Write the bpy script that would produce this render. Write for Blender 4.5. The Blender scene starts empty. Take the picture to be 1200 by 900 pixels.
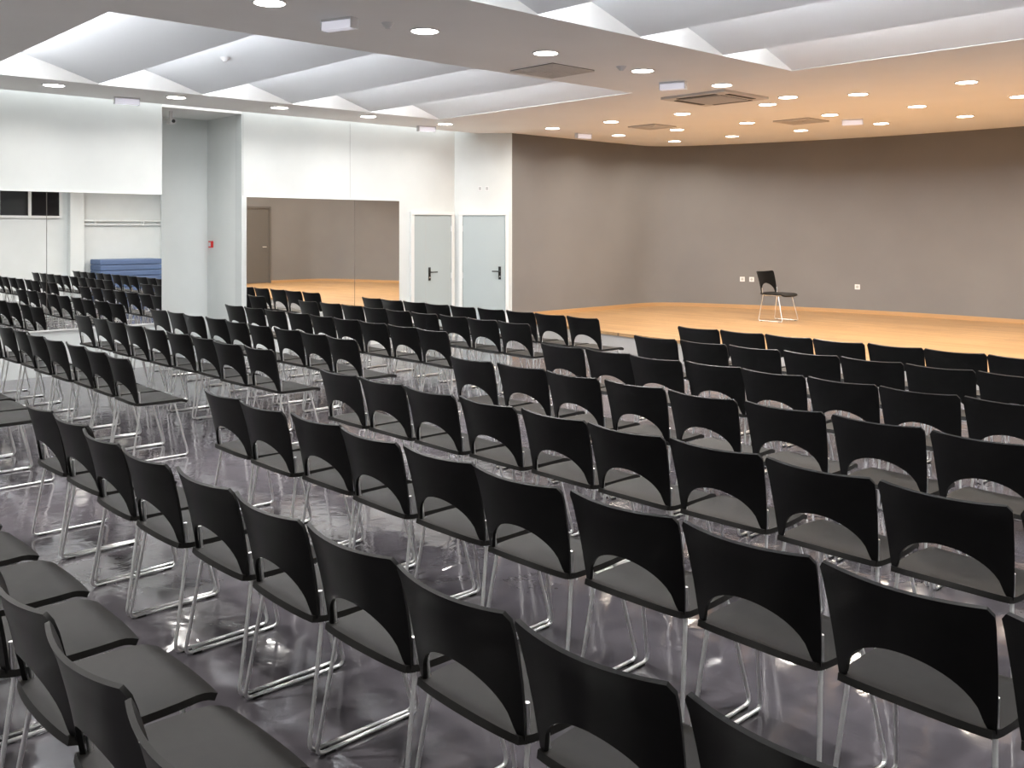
import bpy, bmesh, math, random
from mathutils import Vector, Matrix
random.seed(7)
scene = bpy.context.scene
scene.view_settings.view_transform = 'Standard'
scene.view_settings.look = 'None'
scene.view_settings.exposure = 0.38

# ------------------------------------------------------------------ helpers
def link(ob, parent=None):
    scene.collection.objects.link(ob)
    if parent: ob.parent = parent
    return ob
def new_mat(name, col=(.8,.8,.8), rough=.5, metal=0., spec=.5, coat=0.):
    m = bpy.data.materials.new(name); m.use_nodes = True
    b = m.node_tree.nodes['Principled BSDF']
    b.inputs['Base Color'].default_value = (*col,1)
    b.inputs['Roughness'].default_value = rough
    b.inputs['Metallic'].default_value = metal
    b.inputs['Specular IOR Level'].default_value = spec
    b.inputs['Coat Weight'].default_value = coat
    return m
def emis(name, col, s):
    m = bpy.data.materials.new(name); m.use_nodes = True
    b = m.node_tree.nodes['Principled BSDF']
    b.inputs['Base Color'].default_value = (*col,1)
    b.inputs['Emission Color'].default_value = (*col,1)
    b.inputs['Emission Strength'].default_value = s
    return m
def noise_var(m, c1, c2, scale=3., bump=0., bscale=60., rough=None):
    nt = m.node_tree; N = nt.nodes; L = nt.links; b = N['Principled BSDF']
    tc = N.new('ShaderNodeTexCoord')
    n = N.new('ShaderNodeTexNoise'); n.inputs['Scale'].default_value = scale; n.inputs['Detail'].default_value = 3
    r = N.new('ShaderNodeValToRGB'); r.color_ramp.elements[0].color=(*c1,1); r.color_ramp.elements[1].color=(*c2,1)
    r.color_ramp.elements[0].position=.35; r.color_ramp.elements[1].position=.65
    L.new(tc.outputs['Object'], n.inputs['Vector']); L.new(n.outputs['Fac'], r.inputs['Fac']); L.new(r.outputs['Color'], b.inputs['Base Color'])
    if bump:
        n2 = N.new('ShaderNodeTexNoise'); n2.inputs['Scale'].default_value = bscale; n2.inputs['Detail'].default_value=1
        bp = N.new('ShaderNodeBump'); bp.inputs['Strength'].default_value = bump; bp.inputs['Distance'].default_value=.01
        L.new(tc.outputs['Object'], n2.inputs['Vector']); L.new(n2.outputs['Fac'], bp.inputs['Height']); L.new(bp.outputs['Normal'], b.inputs['Normal'])
    if rough:
        mr = N.new('ShaderNodeMapRange'); mr.inputs['From Min'].default_value=.3; mr.inputs['From Max'].default_value=.7
        mr.inputs['To Min'].default_value=rough[0]; mr.inputs['To Max'].default_value=rough[1]
        L.new(n.outputs['Fac'], mr.inputs['Value']); L.new(mr.outputs['Result'], b.inputs['Roughness'])
    return m

# ------------------------------------------------------------------ materials
M_white = noise_var(new_mat('white_paint', rough=.55), (.64,.67,.665), (.67,.70,.695), 2.)
M_ceil  = noise_var(new_mat('ceiling_paint', rough=.8), (.92,.915,.90), (.94,.935,.92), 1.5)
M_panel = new_mat('vault_panel_paint', (.85,.865,.89), .6)
M_taupe = noise_var(new_mat('taupe_paint', rough=.75, spec=.3), (.178,.172,.171), (.190,.184,.182), 1.2)
M_grey  = noise_var(new_mat('niche_white_paint', rough=.6), (.74,.77,.76), (.77,.80,.79), 2.)
M_joint = new_mat('joint_grey', (.45,.46,.46), .7)
M_door  = new_mat('door_paint', (.40,.455,.465), .4)
M_frame = new_mat('white_frame_paint', (.74,.75,.74), .4)
M_dark  = new_mat('black_handle', (.01,.01,.01), .35)
M_mirror= new_mat('mirror_glass', (.86,.87,.86), .01, 1.)
M_red   = new_mat('alarm_red', (.6,.02,.02), .4)
M_plast = new_mat('white_plastic', (.75,.75,.76), .4)
M_grill = new_mat('grille_paint', (.66,.62,.58), .5)
M_slot  = new_mat('grille_shadow', (.10,.09,.08), .8)
M_glassn= new_mat('night_glass', (.008,.009,.012), .05)
M_blue  = new_mat('blue_vinyl', (.075,.12,.23), .55)
M_browndoor = new_mat('brown_door', (.10,.092,.086), .5)
M_back  = noise_var(new_mat('black_plastic', rough=.40, spec=.22), (.0028,.0028,.0028), (.004,.004,.004), 20)
M_seat  = noise_var(new_mat('seat_dark_grey_plastic', rough=.45, spec=.22), (.009,.0085,.008), (.012,.0113,.0105), 20, .05, 900)
M_chrome= new_mat('chrome', (.95,.95,.95), .30, 1.)
M_foot  = new_mat('rubber_foot', (.02,.02,.02), .7)
M_disc_w = emis('lamp_lens', (1,.95,.86), 20)
M_disc_s = emis('stage_lamp_lens', (1,.93,.80), 18)
M_led   = emis('led_strip', (.94,.97,1), 38)
M_led2  = emis('led_strip_wall', (.97,.99,1), 2.2)
M_emerg = emis('emergency_lens', (.8,.8,.9), .35)

# polished grey resin floor
M_floor = bpy.data.materials.new('polished_resin_floor'); M_floor.use_nodes=True
nt=M_floor.node_tree; N=nt.nodes; L=nt.links; b=N['Principled BSDF']
tc=N.new('ShaderNodeTexCoord')
n1=N.new('ShaderNodeTexNoise'); n1.inputs['Scale'].default_value=.9; n1.inputs['Detail'].default_value=7; n1.inputs['Distortion'].default_value=1.2
cr=N.new('ShaderNodeValToRGB'); cr.color_ramp.elements[0].position=.3; cr.color_ramp.elements[1].position=.7
cr.color_ramp.elements[0].color=(.070,.065,.074,1); cr.color_ramp.elements[1].color=(.122,.113,.127,1)
L.new(tc.outputs['Object'],n1.inputs['Vector']); L.new(n1.outputs['Fac'],cr.inputs['Fac']); L.new(cr.outputs['Color'],b.inputs['Base Color'])
n2=N.new('ShaderNodeTexNoise'); n2.inputs['Scale'].default_value=3.; n2.inputs['Detail'].default_value=6; n2.inputs['Distortion'].default_value=2.
L.new(tc.outputs['Object'],n2.inputs['Vector'])
mr=N.new('ShaderNodeMapRange'); mr.inputs['From Min'].default_value=.3; mr.inputs['From Max'].default_value=.7; mr.inputs['To Min'].default_value=.04; mr.inputs['To Max'].default_value=.16
L.new(n2.outputs['Fac'],mr.inputs['Value']); L.new(mr.outputs['Result'],b.inputs['Roughness'])
bp=N.new('ShaderNodeBump'); bp.inputs['Strength'].default_value=.13; bp.inputs['Distance'].default_value=.02
n3=N.new('ShaderNodeTexNoise'); n3.inputs['Scale'].default_value=5.; n3.inputs['Detail'].default_value=3; n3.inputs['Distortion'].default_value=1.
L.new(tc.outputs['Object'],n3.inputs['Vector']); L.new(n3.outputs['Fac'],bp.inputs['Height']); L.new(bp.outputs['Normal'],b.inputs['Normal'])
b.inputs['Specular IOR Level'].default_value=.85

# oak parquet
def wood(name, rough=.3):
    m=bpy.data.materials.new(name); m.use_nodes=True
    nt=m.node_tree; N=nt.nodes; L=nt.links; b=N['Principled BSDF']
    tc=N.new('ShaderNodeTexCoord')
    br=N.new('ShaderNodeTexBrick'); br.offset=.37; br.inputs['Scale'].default_value=1.
    br.inputs['Brick Width'].default_value=1.1; br.inputs['Row Height'].default_value=.09; br.inputs['Mortar Size'].default_value=.002
    br.inputs['Color1'].default_value=(.37,.205,.085,1); br.inputs['Color2'].default_value=(.52,.315,.145,1); br.inputs['Mortar'].default_value=(.16,.085,.035,1)
    mp=N.new('ShaderNodeMapping'); mp.inputs['Scale'].default_value=(1.5,30,1)
    n=N.new('ShaderNodeTexNoise'); n.inputs['Scale'].default_value=2.; n.inputs['Detail'].default_value=6
    mx=N.new('ShaderNodeMixRGB'); mx.blend_type='MULTIPLY'; mx.inputs['Fac'].default_value=.45
    L.new(tc.outputs['Object'],br.inputs['Vector']); L.new(tc.outputs['Object'],mp.inputs['Vector']); L.new(mp.outputs['Vector'],n.inputs['Vector'])
    L.new(br.outputs['Color'],mx.inputs['Color1']); L.new(n.outputs['Fac'],mx.inputs['Color2']); L.new(mx.outputs['Color'],b.inputs['Base Color'])
    b.inputs['Roughness'].default_value=rough
    return m
M_wood = wood('oak_parquet', .34)
M_skirt= new_mat('oak_skirting', (.44,.26,.12), .4)
M_riser= new_mat('stage_riser_paint', (.42,.40,.38), .5)

# ------------------------------------------------------------------ mesh builders
class MB:
    def __init__(s): s.v=[]; s.f=[]; s.m=[]; s.mats=[]
    def mi(s,mat):
        if mat not in s.mats: s.mats.append(mat)
        return s.mats.index(mat)
    def box(s,x0,x1,y0,y1,z0,z1,mat,M=None):
        o=len(s.v); P=[(x,y,z) for z in (z0,z1) for y in (y0,y1) for x in (x0,x1)]
        if M is not None: P=[tuple(M@Vector(p)) for p in P]
        s.v+=P
        for q in ((0,2,3,1),(4,5,7,6),(0,1,5,4),(2,6,7,3),(0,4,6,2),(1,3,7,5)):
            s.f.append([o+i for i in q]); s.m.append(s.mi(mat))
        return s
    def cyl(s,c,r,h,mat,n=24,r2=None,axis='Z'):
        o=len(s.v); r2=r if r2 is None else r2
        for k,(rr,hh) in enumerate(((r,0),(r2,h))):
            for i in range(n):
                a=2*math.pi*i/n; p=(rr*math.cos(a),rr*math.sin(a),hh)
                if axis=='Y': p=(p[0],p[2],p[1])
                if axis=='X': p=(p[2],p[0],p[1])
                s.v.append((c[0]+p[0],c[1]+p[1],c[2]+p[2]))
        for i in range(n):
            j=(i+1)%n; s.f.append([o+i,o+j,o+n+j,o+n+i]); s.m.append(s.mi(mat))
        s.f.append([o+i for i in range(n)][::-1]); s.m.append(s.mi(mat))
        s.f.append([o+n+i for i in range(n)]); s.m.append(s.mi(mat))
        return s
    def tube(s,pts,r,mat,n=8):
        P=[Vector(p) for p in pts]; o=len(s.v); up=None
        for i,p in enumerate(P):
            t=(P[min(i+1,len(P)-1)]-P[max(i-1,0)]).normalized()
            if up is None:
                up=Vector((1,0,0)) if abs(t.x)<.8 else Vector((0,0,1))
            a=(up-t*up.dot(t)).normalized(); up=a; bb=t.cross(a)
            for k in range(n):
                th=2*math.pi*k/n; s.v.append(tuple(p+a*r*math.cos(th)+bb*r*math.sin(th)))
        for i in range(len(P)-1):
            for k in range(n):
                j=(k+1)%n; s.f.append([o+i*n+k,o+i*n+j,o+(i+1)*n+j,o+(i+1)*n+k]); s.m.append(s.mi(mat))
        s.f.append([o+k for k in range(n)][::-1]); s.m.append(s.mi(mat))
        e=o+(len(P)-1)*n; s.f.append([e+k for k in range(n)]); s.m.append(s.mi(mat))
        return s
    def shell(s,grid,thick,mat,mat2=None):
        """grid[i][j] points -> thick shell"""
        ni=len(grid); nj=len(grid[0]); G=[[Vector(p) for p in r] for r in grid]
        def nrm(i,j):
            a=G[min(i+1,ni-1)][j]-G[max(i-1,0)][j]; b=G[i][min(j+1,nj-1)]-G[i][max(j-1,0)]
            c=a.cross(b); return c.normalized() if c.length>1e-9 else Vector((0,0,1))
        o=len(s.v)
        for i in range(ni):
            for j in range(nj): s.v.append(tuple(G[i][j]))
        o2=len(s.v)
        for i in range(ni):
            for j in range(nj): s.v.append(tuple(G[i][j]+nrm(i,j)*thick))
        A=lambda i,j:o+i*nj+j
        B=lambda i,j:o2+i*nj+j
        m1=s.mi(mat); m2=s.mi(mat2 or mat)
        for i in range(ni-1):
            for j in range(nj-1):
                s.f.append([A(i,j),A(i,j+1),A(i+1,j+1),A(i+1,j)]); s.m.append(m1)
                s.f.append([B(i,j),B(i+1,j),B(i+1,j+1),B(i,j+1)]); s.m.append(m2)
        for i in range(ni-1):
            s.f.append([A(i,0),A(i+1,0),B(i+1,0),B(i,0)]); s.m.append(m1)
            s.f.append([A(i,nj-1),B(i,nj-1),B(i+1,nj-1),A(i+1,nj-1)]); s.m.append(m1)
        for j in range(nj-1):
            s.f.append([A(0,j),B(0,j),B(0,j+1),A(0,j+1)]); s.m.append(m1)
            s.f.append([A(ni-1,j),A(ni-1,j+1),B(ni-1,j+1),B(ni-1,j)]); s.m.append(m1)
        return s
    def mesh(s,name,smooth=False,fix=True):
        me=bpy.data.meshes.new(name); me.from_pydata(s.v,[],s.f)
        for m in s.mats: me.materials.append(m)
        me.polygons.foreach_set('material_index',s.m); me.update()
        if fix:
            bm=bmesh.new(); bm.from_mesh(me); bmesh.ops.recalc_face_normals(bm,faces=bm.faces); bm.to_mesh(me); bm.free()
        if smooth:
            me.shade_smooth(); me.set_sharp_from_angle(angle=math.radians(38))
        return me
    def obj(s,name,smooth=False,parent=None,loc=None):
        ob=bpy.data.objects.new(name,s.mesh(name,smooth))
        if loc: ob.location=loc
        return link(ob,parent)

def ribbon(pts,z0,z1,th,name,mat,smooth=False):
    """wall following polyline; thickness to the left of travel"""
    P=[Vector((x,y)) for x,y in pts]; n=len(P); off=[]
    for i in range(n):
        t=(P[min(i+1,n-1)]-P[max(i-1,0)]).normalized(); off.append(P[i]+Vector((-t.y,t.x))*th)
    g=MB(); mi=g.mi(mat)
    for p,q in zip(P,off):
        g.v+=[(p.x,p.y,z0),(p.x,p.y,z1),(q.x,q.y,z0),(q.x,q.y,z1)]
    for i in range(n-1):
        a=4*i;b_=a+4
        for f in ((a,b_,b_+1,a+1),(a+2,a+3,b_+3,b_+2),(a+1,b_+1,b_+3,a+3),(a,a+2,b_+2,b_)):
            g.f.append(list(f)); g.m.append(mi)
    g.f.append([0,1,3,2]); g.m.append(mi)
    e=4*(n-1); g.f.append([e,e+2,e+3,e+1]); g.m.append(mi)
    return g.obj(name,smooth)

# ------------------------------------------------------------------ room constants
CZ=3.49; XL=-12.5; XR=1.3; YB=-3.0; ST=.32
# floor
MB().box(-13.8,XR+.2,YB-.2,17,-.1,0,M_floor).obj('floor')

# left wall with niche
MB().box(XL-.2,XL,YB,5.21,0,4.2,M_white).obj('wall_left')
MB().box(XL-.2,XL,6.37,10.32,0,4.2,M_white).obj('wall_left_far')
g=MB()
g.box(-13.8,-13.6,5.01,6.57,0,4.2,M_grey)
g.box(-13.6,XL-.2,5.01,5.21,0,4.2,M_grey)
g.box(-13.6,XL-.2,6.37,6.57,0,4.2,M_grey)
g.obj('wall_niche')
MB().box(-13.6,XL-.001,5.21,6.37,CZ,4.2,M_ceil).obj('ceiling_niche')
# angled door wall
ribbon([(-12.5,10.32),(-11.8,11.02)],0,4.2,.2,'wall_door',M_white)
# stage walls
def arcY(x): return 4.0+math.sqrt(12.3**2-(x+6.2)**2)
pts=[(-11.8,11.02+i*(14.35-11.02)/6) for i in range(7)]
c=Vector((-11.8,arcY(-11.8))); p0=Vector((-11.8,14.35)); p2=Vector((-11.2,arcY(-11.2)))
for i in range(1,8):
    t=i/8; q=p0*(1-t)**2+c*2*t*(1-t)+p2*t*t; pts.append((q.x,q.y))
for i in range(31):
    x=-11.2+i*10.0/30; pts.append((x,arcY(x)))
half=[p for p in pts if p[0]<-10]
R=[(-12.4-p[0],p[1]) for p in half][::-1]
pts=[p for p in pts if p[0]<-2.4]+R
stage_line=pts
ribbon(pts,0,4.2,.2,'wall_stage',M_taupe,True)
def inset(pts,d):
    P=[Vector(p) for p in pts]; out=[]
    for i in range(len(P)):
        t=(P[min(i+1,len(P)-1)]-P[max(i-1,0)]).normalized(); q=P[i]+Vector((t.y,-t.x))*d; out.append((q.x,q.y))
    return out
ribbon(inset(pts,.018),ST,ST+.07,.018,'baseboard_stage',M_skirt,True)
# right + rear walls
MB().box(-.6,XR+.2,10.9,11.1,0,4.2,M_white).obj('wall_right_return')
MB().box(XR,XR+.2,YB,10.9,0,4.2,M_white).obj('wall_right')
MB().box(-13.8,XR+.2,YB-.2,YB,0,4.2,M_white).obj('wall_rear')

# stage platform
def stage_front(x): return 11.02-.62*(1-((x+6.2)/5.6)**2)
front=[(-11.8+i*11.2/24, stage_front(-11.8+i*11.2/24)) for i in range(25)]
poly=front[::-1]+stage_line[1:-1]
g=MB(); n=len(poly); mi=g.mi(M_wood); mr_=g.mi(M_riser)
g.v=[(x,y,0) for x,y in poly]+[(x,y,ST-.045) for x,y in poly]
g.f.append(list(range(n))); g.m.append(mr_)
for i in range(n): j=(i+1)%n; g.f.append([i,j,n+j,n+i]); g.m.append(mr_)
# deck with a small nosing
deck=[(x,y-(.025 if k<25 else 0)) for k,(x,y) in enumerate(poly)]
o=len(g.v)
g.v+=[(x,y,ST-.045) for x,y in deck]+[(x,y,ST) for x,y in deck]
g.f.append([o+i for i in range(n)]); g.m.append(mi); g.f.append([o+n+i for i in range(n)][::-1]); g.m.append(mi)
for i in range(n): j=(i+1)%n; g.f.append([o+i,o+j,o+n+j,o+n+i]); g.m.append(mi)
g.obj('stage')

# ------------------------------------------------------------------ ceiling
RY0,RY1=2.65,8.87
RX=((-11.1,-7.35),(-5.2,-1.45))
g=MB()
T=4.15
g.box(-12.25,-11.1,YB,17,CZ,T,M_ceil)
g.box(-7.35,-5.2,RY0,RY1,CZ,T,M_ceil)
g.box(-1.45,XR,YB,17,CZ,T,M_ceil)
g.box(-11.1,-1.45,YB,RY0,CZ,T,M_ceil)
g.box(-11.1,-1.45,RY1,17,CZ,T,M_ceil)
g.box(-13.8,XR+.2,YB-.2,17.2,T,T+.1,M_ceil)
g.obj('ceiling')
# wall-wash cove above the left wall
g=MB(); g.box(-12.48,-12.27,YB,10.3,3.70,3.72,M_led2); g.obj('cove_light_strip')

# vaulted panels
NM=5; P=(RY1-RY0)/NM
for (xa,xb) in RX:
    g=MB()
    for k in range(NM):
        y0=RY0+k*P
        grid=[]
        for i in range(13):
            s=i/12; y=y0+.01+s*(P-.01); z=3.51+.35*(1-s)**1.0+.02*math.sin(math.pi*s)
            grid.append([(xa+.001,y,z),(xb-.001,y,z)])
        g.shell(grid,.012,M_panel)
        if k>0: g.box(xa+.001,xb-.001,y0-.012,y0,3.53,3.97,M_panel)
    vp=g.obj('ceiling_vault_panels',True)
    g=MB()
    for k in range(NM):
        y0=RY0+k*P
        g.box(xa+.1,xb-.1,y0+.012,y0+.03,3.58,3.615,M_led)
    g.obj('vault_led_strips',parent=vp)

# ------------------------------------------------------------------ downlights
def downlight_mesh(nm,lens):
    g=MB(); n=32
    ro,ri=.130,.112
    prof=[(ro,0),(ro-.006,-.008),(ri,-.010),(ri-.006,.0)]
    for r,z in prof:
        for i in range(n): a=2*math.pi*i/n; g.v.append((r*math.cos(a),r*math.sin(a),z))
    mi=g.mi(M_plast)
    for k in range(3):
        for i in range(n): j=(i+1)%n; g.f.append([k*n+i,k*n+j,(k+1)*n+j,(k+1)*n+i]); g.m.append(mi)
    g.cyl((0,0,-.009),.109,.008,lens,n)
    return g.mesh(nm,True)
me_w=downlight_mesh('downlight_mesh',M_disc_w); me_s=downlight_mesh('stage_downlight_mesh',M_disc_s)
def downlight(x,y,stage=False,power=16):
    ob=bpy.data.objects.new('downlight',me_s if stage else me_w); ob.location=(x,y,CZ); link(ob)
    ld=bpy.data.lights.new('lamp','AREA'); ld.shape='DISK'; ld.size=.19; ld.energy=power
    ld.color=(1,.90,.77) if stage else (1,.965,.93); ld.spread=math.radians(150)
    lo=bpy.data.objects.new('lamp',ld); lo.location=(0,0,-.014); link(lo,ob)
for i in range(-1,6):
    y=3.4+1.43*i
    downlight(-6.24,y,power=30)
    downlight(-1.0,y,power=30)
for i in range(-1,5): downlight(-11.47,3.52+1.44*i,power=14)
for x in (-10.76,-9.5,-8.16,-6.78,-5.52,-4.24,-2.95,-1.65):
    for y in (10.95,12.6,14.2): downlight(x,y,True,19)
for x in (-10.5,-8.2,-4.0):  # unseen extra downlights around the camera, added to brighten the front-left ceiling
    for y in (-2.,.6): downlight(x,y,power=36)

# ------------------------------------------------------------------ ceiling equipment
def diffuser(x,y,s,name='air_diffuser'):
    g=MB(); h=s/2
    g.box(-h,h,-h,h,-.006,0,M_slot)
    k=h; 
    while k>.05:
        w=.034
        for a in ((-k,k,-k,-k+w),(-k,k,k-w,k),(-k,-k+w,-k+w,k-w),(k-w,k,-k+w,k-w)):
            g.box(a[0],a[1],a[2],a[3],-.018,-.006,M_grill)
        k-=.052
    g.box(-.03,.03,-.03,.03,-.018,-.006,M_grill)
    g.obj(name,loc=(x,y,CZ))
def cassette(x,y,s,name='ceiling_air_conditioner'):
    g=MB(); h=s/2
    g.box(-h,h,-h,h,-.03,0,M_grill)
    q=h*.6
    g.box(-q,q,-q,q,-.034,-.03,M_slot)
    for i in range(12):
        yy=-q+i*2*q/11; g.box(-q,q,yy-.016,yy+.016,-.042,-.034,M_grill)
    for sx,sy in ((1,0),(-1,0),(0,1),(0,-1)):
        cx,cy=sx*h*.8,sy*h*.8
        wx=.03 if sx else q; wy=.03 if sy else q
        g.box(cx-wx,cx+wx,cy-wy,cy+wy,-.036,-.03,M_slot)
    g.obj(name,loc=(x,y,CZ))
diffuser(-6.88,7.0,.62); cassette(-6.88,9.9,.95)
diffuser(-9.5,11.95,.55); diffuser(-7.47,13.0,.6)
def emergency(x,y,rot=0):
    g=MB()
    g.box(-.15,.15,-.045,.045,-.02,0,M_plast)
    g.box(-.14,.14,-.04,.04,-.085,-.02,M_emerg)
    g.box(-.15,-.14,-.045,.045,-.09,-.02,M_plast); g.box(.14,.15,-.045,.045,-.09,-.02,M_plast)
    ob=g.obj('emergency_light',loc=(x,y,CZ)); ob.rotation_euler.z=rot
for x,y in ((-6.36,4.07),(-11.95,4.53),(-11.95,9.28),(-6.5,8.55),(-11.0,11.95),(-6.84,13.4)): emergency(x,y,math.radians(20) if x>-7 else math.radians(80))
def smoke(x,y,z=CZ):
    MB().cyl((0,0,-.03),.035,.03,M_plast,20,.055).cyl((0,0,-.045),.02,.015,M_plast,16,.03).obj('smoke_detector',True,loc=(x,y,z))
smoke(-6.22,4.44); smoke(-6.24,7.35); smoke(-9.4,4.6,3.66); smoke(-9.2,8.0,3.74); smoke(-3.2,6.4,3.83)
# security camera in niche
g=MB(); g.box(-.02,.02,-.02,.02,-.12,0,M_plast); g.box(-.05,.09,-.035,.035,-.18,-.11,M_plast); g.cyl((.09,0,-.145),.025,.01,M_dark,16,axis='X')
g.obj('security_camera',loc=(-12.9,5.5,CZ))

# ------------------------------------------------------------------ left wall fittings
MZ0,MZ1=.58,2.30
def mirror(y0,y1,seams):
    g=MB(); g.box(XL+.001,XL+.012,y0,y1,MZ0,MZ1,M_mirror)
    for s in seams: g.box(XL+.012,XL+.0135,s-.003,s+.003,MZ0,MZ1,M_slot)
    g.box(XL+.001,XL+.018,y0,y1,MZ0-.02,MZ0,M_frame)
    g.box(XL+.001,XL+.018,y0,y1,MZ1,MZ1+.012,M_frame)
    g.obj('wall_mirror')
mirror(-2.6,5.20,(-.6,.9,2.3,3.75)); mirror(6.44,9.14,(8.28,))
for y in (3.0,6.39,8.2): MB().box(XL,XL+.004,y-.003,y+.003,MZ1+.02,CZ,M_joint).obj('trim_panel_joint')
# fire alarm
g=MB(); g.box(-.045,.045,-.035,0,-.05,.05,M_red); g.box(-.03,.03,-.04,-.035,-.03,.03,M_plast); g.obj('fire_alarm_button',loc=(-13.45,6.37,1.61))

def door(name,M,w=.84,h=2.08,hx=1):
    """local: x along wall, y out of the wall, z up"""
    E=bpy.data.objects.new(name,None); E.matrix_world=M; link(E)
    g=MB(); t=.06
    g.box(-w/2-t,-w/2,0,.05,0,h+t,M_frame); g.box(w/2,w/2+t,0,.05,0,h+t,M_frame); g.box(-w/2,w/2,0,.05,h,h+t,M_frame)
    g.obj('frame',parent=E)
    g=MB(); g.box(-w/2+.004,w/2-.004,.001,.03,.008,h-.004,M_door)
    g.box(-w/2+.004,w/2-.004,.0005,.012,.0,.008,M_slot)
    sx=hx*(w/2-.25) if hx>0 else -(w/2-.006)
    if hx>0: g.box(sx-.003,sx+.003,.03,.0312,.01,h-.01,M_joint)
    g.obj('leaf',parent=E)
    g=MB(); x=hx*(w/2-.10) if hx<0 else w/2-.33
    g.box(x-.022,x+.022,.03,.038,.98,1.20,M_dark)
    g.tube([(x,.038,1.12),(x,.075,1.12),(x-hx*.03,.085,1.12),(x-hx*.13,.085,1.12)],.010,M_dark)
    g.cyl((x,.038,1.03),.012,.006,M_chrome,12,axis='Y')
    g.obj('handle',parent=E,smooth=True)
    g=MB()
    for z in (.25,1.05,1.85): g.cyl((-hx*w/2,.035,z-.05),.009,.1,M_chrome,10)
    g.obj('hinges',parent=E)
def wallM(o,ax):
    """local x along wall (ax), z up, y = z cross x (out of the wall)"""
    xd=Vector(ax).normalized(); zd=Vector((0,0,1)); yd=zd.cross(xd)
    return Matrix(((xd.x,yd.x,0,o[0]),(xd.y,yd.y,0,o[1]),(xd.z,yd.z,1,o[2]),(0,0,0,1)))
door('door_1',wallM((XL,9.82,0),(0,-1,0)),.80,hx=1)
door('door_2',wallM((-12.14,10.68,0),(-.7071,-.7071,0)),.74,hx=-1)
# switches above door 2
M2=wallM((-12.14,10.68,0),(-.7071,-.7071,0))
g=MB(); 
for dx in (-.05,.07):
    g.box(dx-.03,dx+.03,0,.012,2.50,2.58,M_plast,M2); g.box(dx-.018,dx+.018,.012,.016,2.515,2.565,M_joint,M2)
g.obj('wall_switch_plate')
# outlets on the stage wall
for x,z in ((-10.22,.88),(-10.05,.88),(-8.15,.80)):
    y=arcY(x); nx=(x+6.2)/12.3; a=math.asin(nx)
    g=MB(); g.box(-.045,.045,-.012,0,-.045,.045,M_plast); g.cyl((0,-.014,0),.026,.004,M_joint,20,axis='Y')
    ob=g.obj('wall_outlet',loc=(x,y-.001,z)); ob.rotation_euler.z=-a
# stage side door (seen in the mirror)
E=MB(); E.box(-.66,-.601,12.3,12.36,ST,2.5,M_browndoor).box(-.66,-.601,13.24,13.3,ST,2.5,M_browndoor).box(-.66,-.601,12.36,13.24,2.44,2.5,M_browndoor).box(-.635,-.601,12.36,13.24,ST+.01,2.44,M_browndoor)
E.tube([(-.635,13.14,1.35),(-.68,13.14,1.35),(-.69,13.02,1.35)],.01,M_chrome); E.obj('door_3')

# ------------------------------------------------------------------ right wall (seen in the mirrors)
for w,(ya,yb) in enumerate(((-2.,.2),(2.9,5.1),(6.0,8.2))):
    g=MB(); g.box(XR-.03,XR-.001,ya,yb,2.2,2.9,M_glassn)
    for a in ((ya-.05,yb+.05,2.14,2.2),(ya-.05,yb+.05,2.9,2.96)): g.box(XR-.06,XR-.001,a[0],a[1],a[2],a[3],M_frame)
    for y in (ya-.025,(ya*2+yb)/3,(ya+2*yb)/3,yb+.025): g.box(XR-.06,XR-.001,y-.035,y+.035,2.2,2.9,M_frame)
    g.obj('window_%d'%(w+1))
MB().box(XR-.25,XR-.001,8.4,8.75,0,CZ,M_white).obj('wall_right_pilaster')
g=MB()
for z in (1.98,2.08): g.tube([(XR-.08,8.76,z),(XR-.08,10.89,z)],.02,M_frame)
for y in (9.1,10.4): g.box(XR-.09,XR-.001,y-.01,y+.01,1.95,2.11,M_frame)
g.obj('heating_pipes',True)
g=MB()
for k in range(7):
    z=k*.15; g.box(.45,1.2,8.95,10.6,z+.004,z+.146,M_blue)
ob=g.obj('gym_mat_stack'); bv=ob.modifiers.new('b','BEVEL'); bv.width=.02; bv.segments=2

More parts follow.
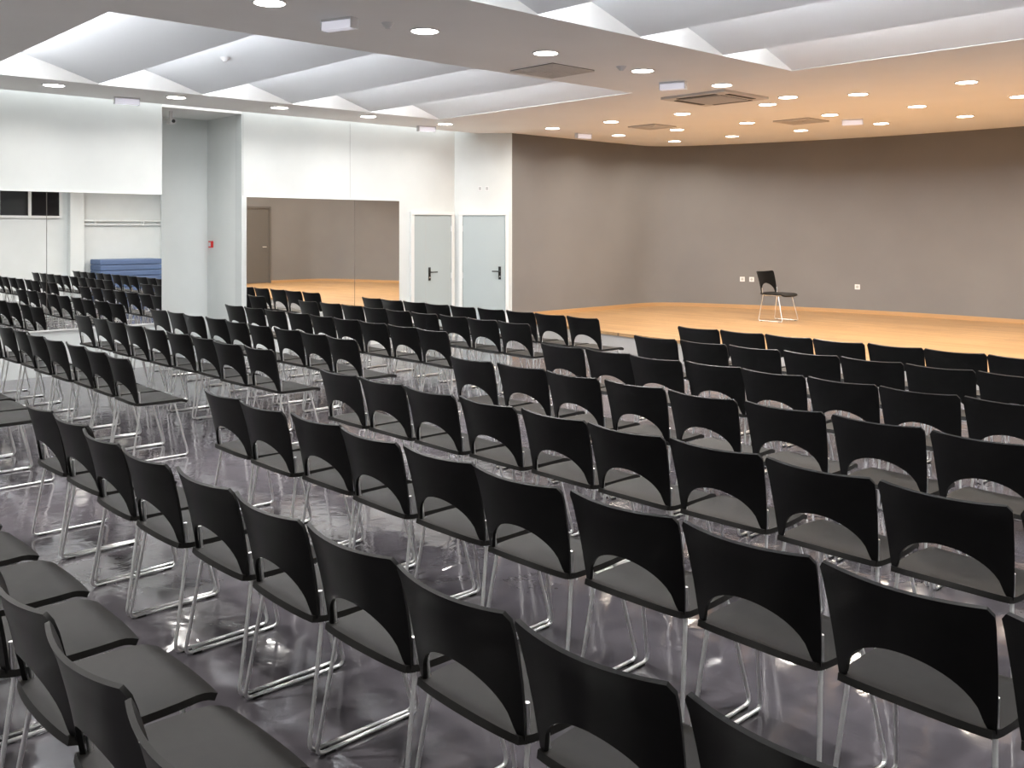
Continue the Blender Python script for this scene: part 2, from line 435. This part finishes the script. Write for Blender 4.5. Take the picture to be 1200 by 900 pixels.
# ------------------------------------------------------------------ chair
def chair_mesh():
    g=MB()
    zb,zt=.455,.825; NU=28; NV=9
    grid=[]
    for i in range(NU+1):
        u=-1+2*i/NU
        u=math.copysign(abs(u)**.92,u)
        col=[]
        a=.88
        zl=zb+.165*math.sqrt(max(0,1-(u/a)**2)) if abs(u)<a else zb
        ztop=zt-.010*(1-u*u)
        if abs(u)>.93: ztop-=.022*((abs(u)-.93)/.07)**2
        for j in range(NV+1):
            s=j/NV; z=zl+(ztop-zl)*s; t=(z-zb)/(zt-zb)
            hw=.226+.026*t**.8
            x=u*hw
            y=.075*(1-t)**1.15 + .012*math.sin(math.pi*t)+ .044*u*u-.008 + (.012*(t-.85)/.15*-1 if t>.85 else 0)*.6
            col.append((x,y,z))
        grid.append(col)
    g.shell(grid,.013,M_back)
    # seat
    ns=18; grid=[]
    for i in range(ns+1):
        row=[]
        for j in range(ns+1):
            a=-1+2*i/ns; b_=-1+2*j/ns
            k=.80
            rx=a*math.sqrt(1-.5*b_*b_*(1-k)*1.6); ry=b_*math.sqrt(1-.5*a*a*(1-k)*1.6)
            x=rx*.240*(1-.03*ry); y=.295+ry*.232
            z=.462 -.018*(1-rx*rx)*(1-ry*ry) - (.035*((ry-.6)/.4)**2 if ry>.6 else 0) + (.012*((-ry-.7)/.3)**2 if ry<-.7 else 0)
            row.append((x,y,z))
        grid.append(row)
    g.shell(grid,-.022,M_seat,M_back)
    # chrome frame, one loop per side
    def bez(pts,r=.035,n=5):
        P=[Vector(p) for p in pts]; out=[P[0]]
        for i in range(1,len(P)-1):
            a=P[i]+(P[i-1]-P[i]).normalized()*min(r,(P[i-1]-P[i]).length*.45)
            c_=P[i]+(P[i+1]-P[i]).normalized()*min(r,(P[i+1]-P[i]).length*.45)
            for k in range(n+1):
                t=k/n; out.append(a*(1-t)**2+P[i]*2*t*(1-t)+c_*t*t)
        out.append(P[-1]); return out
    for sx in (-1,1):
        path=[(sx*.226,.112,.55),(sx*.222,.118,.455),(sx*.216,.125,.435),(sx*.246,.055,.010),(sx*.246,.50,.010),(sx*.205,.40,.435),(sx*.10,.40,.43)]
        g.tube(bez(path),.0078,M_chrome,10)
        g.tube([(sx*.212,.115,.435),(sx*.206,.42,.430)],.006,M_chrome,8)
        for y in (.11,.45): g.box(sx*.246-.009,sx*.246+.009,y-.02,y+.02,.0,.008,M_foot)
    g.tube([(-.12,.40,.43),(.12,.40,.43)],.0065,M_chrome,8)
    g.tube([(-.212,.16,.425),(.212,.16,.425)],.0065,M_chrome,8)
    return g.mesh('stacking_chair_mesh',True)
CM=chair_mesh()
def chair(x,y,z=0,rot=0):
    ob=bpy.data.objects.new('stacking_chair',CM); ob.location=(x,y,z); ob.rotation_euler.z=rot; link(ob)
rightRows=[(7.97,-6.0,.512,11),(6.98,-5.77,.523,10),(5.86,-5.93,.520,10),(4.75,-5.83,.545,10),(3.63,-5.95,.525,10),(2.61,-5.68,.529,10),(1.65,-6.02,.531,10),(.76,-5.82,.540,9)]
for y,x0,p,n in rightRows:
    for k in range(n):
        chair(x0+.25+k*p+random.uniform(-.006,.006), y+random.uniform(-.02,.02),0,math.radians(random.uniform(-1.5,1.5)))
leftRows=[(7.97,-7.62),(6.98,-7.72),(5.86,-7.72),(4.82,-7.75),(3.86,-7.60),(2.80,-7.86),(1.75,-7.75),(.75,-7.75)]
for y,x0 in leftRows:
    n=9 if x0>-7.8 else 8
    for k in range(n):
        chair(x0+.25-k*.533+random.uniform(-.006,.006), y+random.uniform(-.02,.02),0,math.radians(random.uniform(-1.5,1.5)))
# solo chair on the stage, facing +X
chair(-8.66,13.87,ST,math.radians(-90))

# ------------------------------------------------------------------ world + camera
w=bpy.data.worlds.new('World'); scene.world=w; w.use_nodes=True
w.node_tree.nodes['Background'].inputs['Color'].default_value=(.02,.025,.035,1)
w.node_tree.nodes['Background'].inputs['Strength'].default_value=.3
cd=bpy.data.cameras.new('camera'); cam=bpy.data.objects.new('camera',cd); link(cam)
cd.sensor_width=36; cd.lens=1102/1200*36; cd.shift_y=-180/1200; cd.clip_start=.05
cam.location=(0,0,1.82); cam.rotation_euler=(math.radians(90),0,math.radians(46.96))
scene.camera=cam
